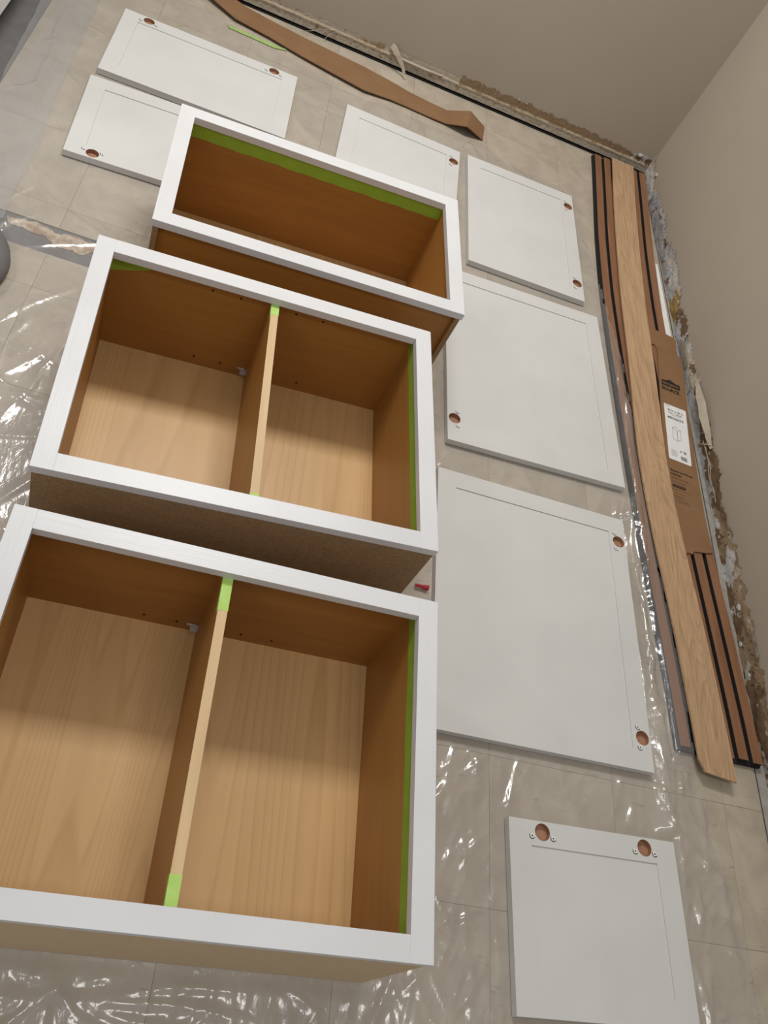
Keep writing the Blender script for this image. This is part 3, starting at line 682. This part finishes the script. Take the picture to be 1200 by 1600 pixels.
# ------------------------------------------------------------------ cardboard strip by the back wall
up_ = [(-1.80, -0.004), (-1.772, -0.012), (-1.730, -0.023), (-1.685, -0.036), (-1.600, -0.050), (-1.476, -0.070), (-1.352, -0.086), (-1.226, -0.098), (-1.097, -0.119), (-1.045, -0.130), (-0.960, -0.141), (-0.887, -0.150)]
lo_ = [(-1.845, -0.060), (-1.818, -0.078), (-1.790, -0.096), (-1.708, -0.146), (-1.582, -0.168), (-1.459, -0.203), (-1.336, -0.232), (-1.212, -0.257), (-1.110, -0.240), (-1.039, -0.239), (-0.965, -0.243), (-0.892, -0.246)]
zz_ = [0.030, 0.024, 0.018, 0.014, 0.012, 0.012, 0.013, 0.013, 0.010, 0.008, 0.008, 0.010]
rows = list(zip(up_, lo_, zz_)) + [((-0.845, -0.148), (-0.855, -0.256), 0.026), ((-0.805, -0.146), (-0.819, -0.266), 0.041), ((-0.765, -0.147), (-0.776, -0.255), 0.022), ((-0.730, -0.147), (-0.738, -0.245), 0.0045)]
v, f = [], []
for (ux, uy), (lx, ly), z in rows:
    v += [(lx, ly, z - 0.003), (ux, uy, max(0.001, z - 0.005)), (ux, uy, max(0.004, z - 0.002)), (lx, ly, z)]
for i in range(len(rows) - 1):
    for k in range(4): f.append((4 * i + k, 4 * i + (k + 1) % 4, 4 * (i + 1) + (k + 1) % 4, 4 * (i + 1) + k))
f += [(3, 2, 1, 0), (len(v) - 4, len(v) - 3, len(v) - 2, len(v) - 1)]
me = mesh('cardboard_strip', v, f); bm = bmesh.new(); bm.from_mesh(me); bmesh.ops.recalc_face_normals(bm, faces=bm.faces[:]); bm.to_mesh(me); bm.free()
tag(link('cardboard_strip', me, CARD), 'long bowed strip of brown cardboard with folded end along the back wall', 'cardboard')

# green tape strip on the floor by the back wall
tp = ragged([(-1.726, -0.184), (-1.716, -0.203), (-1.62, -0.207), (-1.553, -0.209), (-1.514, -0.196), (-1.512, -0.187), (-1.60, -0.187)], 0.02, 0.002, 1.2)
tag(link('tape_strip', poly_prism('tape_strip', tp, 0.0028, 0.0034), TAPE_FL), 'short strip of green masking tape on the plastic near the back wall', 'tape')

# small red wall plug on the floor
bm = bmesh.new()
prof = [(0.0, 0.0032), (0.003, 0.0040), (0.009, 0.0036), (0.013, 0.0042), (0.017, 0.0038), (0.021, 0.0050), (0.027, 0.0056), (0.0305, 0.0058), (0.0312, 0.0066), (0.033, 0.0066)]
vr = []
for s, r in prof: vr.append([bm.verts.new((s - 0.0165, r * math.cos(2 * math.pi * i / 12), 0.0068 + r * math.sin(2 * math.pi * i / 12))) for i in range(12)])
for a, b in zip(vr, vr[1:]):
    for i in range(12): bm.faces.new((a[i], a[(i + 1) % 12], b[(i + 1) % 12], b[i]))
bm.faces.new(vr[0]); bm.faces.new(vr[-1]); bmesh.ops.recalc_face_normals(bm, faces=bm.faces[:])
me = bpy.data.meshes.new('wall_anchor'); bm.to_mesh(me); bm.free()
o = link('wall_anchor', me, REDPL); o.location = (-0.897, -2.2265, 0.0022); o.rotation_euler = (0, 0, 0.02); tag(o, 'small red plastic screw anchor on the floor beside the middle cabinet', 'screw anchor')

# ------------------------------------------------------------------ things cut off at the left edge
bm = bmesh.new(); vr = []
for r, z in [(0.150, 0.0), (0.155, 0.010), (0.154, 0.024), (0.146, 0.036), (0.126, 0.044), (0.06, 0.049)]:
    vr.append([bm.verts.new((r * math.cos(2 * math.pi * i / 48), r * math.sin(2 * math.pi * i / 48), z)) for i in range(48)])
for a, b in zip(vr, vr[1:]):
    for i in range(48): bm.faces.new((a[i], a[(i + 1) % 48], b[(i + 1) % 48], b[i]))
bm.faces.new(vr[0]); bm.faces.new(vr[-1]); bmesh.ops.recalc_face_normals(bm, faces=bm.faces[:])
me = bpy.data.meshes.new('round_base'); bm.to_mesh(me); bm.free()
o = link('round_base', me, GREYRUB, smooth=True); o.location = (-2.150, -1.672, 0.0035); tag(o, 'dark grey rounded base cut off by the left edge of the photo', 'stand base')
bc = empty('base_unit', (-2.60, -0.60, 0.0)); tag(bc, 'white unit over a dark toe recess in the top left corner', 'cabinet')
box('body', MATEMP, bc, -0.30, 0.315, -0.42, 0.55, 0.10, 0.86, 0.002)
box('toe_recess', DARKHOLE, bc, -0.30, 0.255, -0.40, 0.55, 0.0005, 0.0998)
tag(link('floor_strip', poly_prism('floor_strip', [(-2.335, -0.06), (-2.243, -0.06), (-2.236, -1.0), (-2.232, -1.22), (-2.335, -1.22)], 0.0, 0.004), GREYRUB), 'dark grey strip on the floor in the top left corner', 'mat')  # flat dark grey strip beside the white unit

# ------------------------------------------------------------------ clear plastic sheet over the floor
rng = np.random.default_rng(11)
def vnoise(x, y, seed):
    r = np.random.default_rng(seed); tab = r.random((256, 256))
    xi = np.floor(x).astype(int); yi = np.floor(y).astype(int); fx = x - xi; fy = y - yi
    fx = fx * fx * (3 - 2 * fx); fy = fy * fy * (3 - 2 * fy); g = lambda a, b: tab[a % 256, b % 256]
    return (g(xi, yi) * (1 - fx) + g(xi + 1, yi) * fx) * (1 - fy) + (g(xi, yi + 1) * (1 - fx) + g(xi + 1, yi + 1) * fx) * fy
def sstep(a, b, x):
    t = np.clip((x - a) / (b - a), 0, 1); return t * t * (3 - 2 * t)
ST = 0.0048
xs = np.arange(-2.52, -0.06, ST); ys = np.arange(-3.5, -0.06, ST)
X, Y = np.meshgrid(xs, ys, indexing='ij')
H = np.zeros_like(X)
def crease(cx, cy, a, L, w, A):
    R_ = L * 1.3 + 0.03
    i0, i1 = np.searchsorted(xs, [cx - R_, cx + R_]); j0, j1 = np.searchsorted(ys, [cy - R_, cy + R_])
    if i1 <= i0 or j1 <= j0: return
    dx = X[i0:i1, j0:j1] - cx; dy = Y[i0:i1, j0:j1] - cy; s = dx * math.cos(a) + dy * math.sin(a); d = -dx * math.sin(a) + dy * math.cos(a)
    d = d + 0.010 * np.sin(s * 22 + cx * 40) * 0.5
    H[i0:i1, j0:j1] += A * np.exp(-np.abs(d / w) ** 1.5) * np.exp(-(s / L) ** 4)
for k in range(520):
    cx, cy = rng.uniform(-2.5, -0.1), rng.uniform(-3.5, -0.1)
    a = math.pi / 2 + rng.normal(0, 0.6)
    crease(cx, cy, a, rng.uniform(0.03, 0.16), rng.uniform(0.0045, 0.010), rng.uniform(0.0015, 0.005))
for k in range(80):      # long runs
    crease(rng.uniform(-2.5, -0.1), rng.uniform(-3.5, -0.1), math.pi / 2 + rng.normal(0, 0.25), rng.uniform(0.2, 0.45), rng.uniform(0.007, 0.014), rng.uniform(0.002, 0.005))
for k in range(26):      # fan of folds in front of the nearest cabinet
    a = 2 * math.pi * k / 26 + rng.normal(0, 0.08); L = rng.uniform(0.07, 0.17)
    crease(-1.475 + math.cos(a) * (L + 0.02), -3.115 + math.sin(a) * (L + 0.02), a, L, 0.008, rng.uniform(0.004, 0.008))
for k in range(70):      # crowded creases right of the doors and below the plank
    crease(rng.uniform(-0.33, -0.17), rng.uniform(-3.2, -1.2), math.pi / 2 + rng.normal(0, 0.3), rng.uniform(0.03, 0.12), rng.uniform(0.006, 0.011), rng.uniform(0.003, 0.009))
for k in range(26):      # left of the middle cabinet
    crease(rng.uniform(-2.05, -1.75), rng.uniform(-2.5, -1.8), rng.uniform(0, math.pi), rng.uniform(0.02, 0.09), rng.uniform(0.006, 0.010), rng.uniform(0.002, 0.005))
for k in range(90):      # between nearest cabinet and the small door
    crease(rng.uniform(-0.97, -0.62), rng.uniform(-3.2, -2.56), math.pi / 2 + rng.normal(-0.25, 0.4), rng.uniform(0.02, 0.12), rng.uniform(0.0045, 0.008), rng.uniform(0.002, 0.005))
for k in range(150):     # short sharp folds catching the ceiling lamp, near the right-hand doors
    cx, cy = rng.uniform(-0.97, -0.10), rng.uniform(-3.25, -2.5)
    crease(cx, cy, math.pi / 2 - 0.5 + rng.normal(0, 0.22), rng.uniform(0.015, 0.06), rng.uniform(0.004, 0.0065), rng.uniform(0.002, 0.0048))
for k in range(70):      # and in front of the nearest cabinet
    crease(rng.uniform(-1.75, -0.95), rng.uniform(-3.25, -3.0), math.pi / 2 + rng.normal(-0.1, 0.5), rng.uniform(0.02, 0.07), rng.uniform(0.004, 0.007), rng.uniform(0.002, 0.0045))
for k in range(60):      # far side, between the doors
    crease(rng.uniform(-1.75, -1.0), rng.uniform(-0.8, -0.3), rng.uniform(0, math.pi), rng.uniform(0.015, 0.05), rng.uniform(0.004, 0.007), rng.uniform(0.0015, 0.003))
for k in range(90):      # over the slat panel
    crease(rng.uniform(-0.31, -0.19), rng.uniform(-2.6, -1.5), math.pi / 2 + rng.normal(-0.2, 0.5), rng.uniform(0.012, 0.045), rng.uniform(0.004, 0.007), rng.uniform(0.002, 0.005))
patch = sstep(0.35, 0.7, vnoise(X * 3.3 + 9, Y * 2.1 + 4, 5))
H += patch * 0.0012 * np.abs(2 * vnoise(X * 46 + 3, Y * 24, 6) - 1) + 0.0018 * vnoise(X * 18, Y * 9, 8)
# bunched ridge between doors and slat panel
rid = np.exp(-((X + 0.285 - 0.012 * np.sin(Y * 7)) / 0.022) ** 2) * sstep(-0.75, -1.3, Y) * sstep(-3.0, -2.55, Y)
H += rid * (0.010 + 0.012 * vnoise(X * 30, Y * 14, 9))
# nothing lifts where doors and cabinets press on the sheet
def press(corner, rot, w, h, m=0.012):
    dx = X - corner[0]; dy = Y - corner[1]; u = dx * math.cos(rot) + dy * math.sin(rot); q = -(-dx * math.sin(rot) + dy * math.cos(rot))
    ins = np.minimum(np.minimum(u + m, w + m - u), np.minimum(q + m, h + m - q))
    H[...] = H * (1 - sstep(-0.02, 0.004, ins))
for a in (((-1.743, -2.4574), 0.0234, .762, .61), ((-1.7853, -1.7698), 0.0679, .762, .61), ((-1.726, -1.2086), 0.0628, .762, .4573), ((-0.8719, -1.8687), 0.011, 0.5533, 0.6988), ((-0.8775, -1.0662), 0.0419, 0.5529, 0.7001),
          ((-0.8061, -0.4095), 0.0177, 0.4284, 0.586), ((-1.2658, -0.4024), -0.0287, 0.4296, 0.586), ((-2.0332, -0.3753), 0.0189, 0.5811, 0.3731), ((-2.0335, -0.7942), 0.0657, 0.5811, 0.3763), ((-0.6855, -2.7195), 0.0274, 0.4025, 0.3528)): press(*a)
pr = (np.hypot(X + 2.150, Y + 1.672) < 0.17); H[pr] = 0
sa = ((X > -0.93) & (X < -0.86) & (Y > -2.26) & (Y < -2.19)); H[sa] *= 0.1
st_ = ((X > -1.74) & (X < -1.50) & (Y > -0.24) & (Y < -0.16)); H[st_] = np.minimum(H[st_], 0.001)
H[Y > -0.30] *= 0.25
H += 0.0013
# climbs onto the slat panel and runs under the plank
left_edge = np.interp(-Y, PRY, PRX) - 0.2415
over = sstep(0, 1, (X - (left_edge - 0.022)) / 0.022) * sstep(-2.53, -2.49, Y)
under_plank = (X > -0.252) & (Y > -2.54)
H = np.where(under_plank, np.minimum(H, 0.0016), H)
H = H * (1 - 0.25 * over) + over * 0.0222
# dome over the round base at the left edge
rb = np.hypot(X + 2.150, Y + 1.672); H = np.maximum(H, 0)
H[rb < 0.17] = 0.0010
# outline of the sheet
edge = [(-2.52, -0.12), (-1.86, -0.12), (-1.79, -0.14), (-1.58, -0.205), (-1.46, -0.24), (-1.21, -0.29), (-1.1, -0.275), (-0.87, -0.285), (-0.74, -0.275), (-0.66, -0.32), (-0.45, -0.345), (-0.34, -0.36), (-0.315, -0.6), (-0.30, -0.85), (-0.287, -1.0), (-0.262, -1.15), (-0.248, -1.30), (-0.238, -1.45), (-0.232, -1.56), (-0.224, -1.9), (-0.198, -2.25), (-0.192, -2.50), (-0.180, -2.56), (-0.157, -2.69), (-0.128, -2.844), (-0.095, -3.027), (-0.07, -3.5), (-2.52, -3.5)]
cxm = (X[:-1, :-1] + X[1:, 1:]) / 2 + 0.016 * (vnoise(X[:-1, :-1] * 24, Y[:-1, :-1] * 24, 21) - 0.5); cym = (Y[:-1, :-1] + Y[1:, 1:]) / 2 + 0.016 * (vnoise(X[:-1, :-1] * 24, Y[:-1, :-1] * 24, 22) - 0.5)
inside = np.zeros(cxm.shape, bool)
for i in range(len(edge)):
    x1, y1 = edge[i]; x2, y2 = edge[(i + 1) % len(edge)]
    if y1 == y2: continue
    c_ = ((y1 > cym) != (y2 > cym)) & (cxm < (x2 - x1) * (cym - y1) / (y2 - y1) + x1); inside ^= c_
inside &= ~(np.hypot(cxm + 2.150, cym + 1.672) < 0.162)
inside &= ~((cxm < -2.21) & (cym > -1.24))
nx, ny = X.shape
co = np.stack([X, Y, H], -1).reshape(-1, 3)
I, J = np.nonzero(inside)
a = I * ny + J
quads = np.stack([a, a + ny, a + ny + 1, a + 1], -1)
used = np.unique(quads); remap = np.full(nx * ny, -1); remap[used] = np.arange(len(used))
co = co[used]; quads = remap[quads]
me = bpy.data.meshes.new('plastic_sheet'); me.vertices.add(len(co)); me.vertices.foreach_set('co', co.astype(np.float32).ravel())
me.loops.add(quads.size); me.loops.foreach_set('vertex_index', quads.ravel().astype(np.int32))
me.polygons.add(len(quads)); me.polygons.foreach_set('loop_start', np.arange(0, quads.size, 4, dtype=np.int32)); me.polygons.foreach_set('loop_total', np.full(len(quads), 4, dtype=np.int32))
me.update(); me.validate()
sheet = tag(link('plastic_sheet', me, PLASTIC, smooth=True), 'wrinkled clear plastic drop sheet spread over the tiled floor', 'plastic sheet')

# folded flap of the sheet rising a little at the left edge
v, f = [], []; NA, NB = 70, 24
for i in range(NA + 1):
    y = -0.05 - 1.44 * i / NA
    x0 = -2.135 + 0.075 * (i / NA) + 0.008 * nz(y * 4, 1.5)
    for j in range(NB + 1):
        t = j / NB
        x = x0 - 0.14 * t
        z = 0.0075 + 0.034 * max(0, t - 0.15) ** 1.3 + 0.004 * math.sin(t * 15 + y * 5) * t * (1 - t) + 0.003 * nz(x * 14, y * 5, 4) * t
        v.append((x, y, z))
for i in range(NA):
    for j in range(NB): f.append((i * (NB + 1) + j, i * (NB + 1) + j + 1, (i + 1) * (NB + 1) + j + 1, (i + 1) * (NB + 1) + j))
link('folded_flap', mesh('folded_flap', v, f), PLASTIC2, sheet, smooth=True)
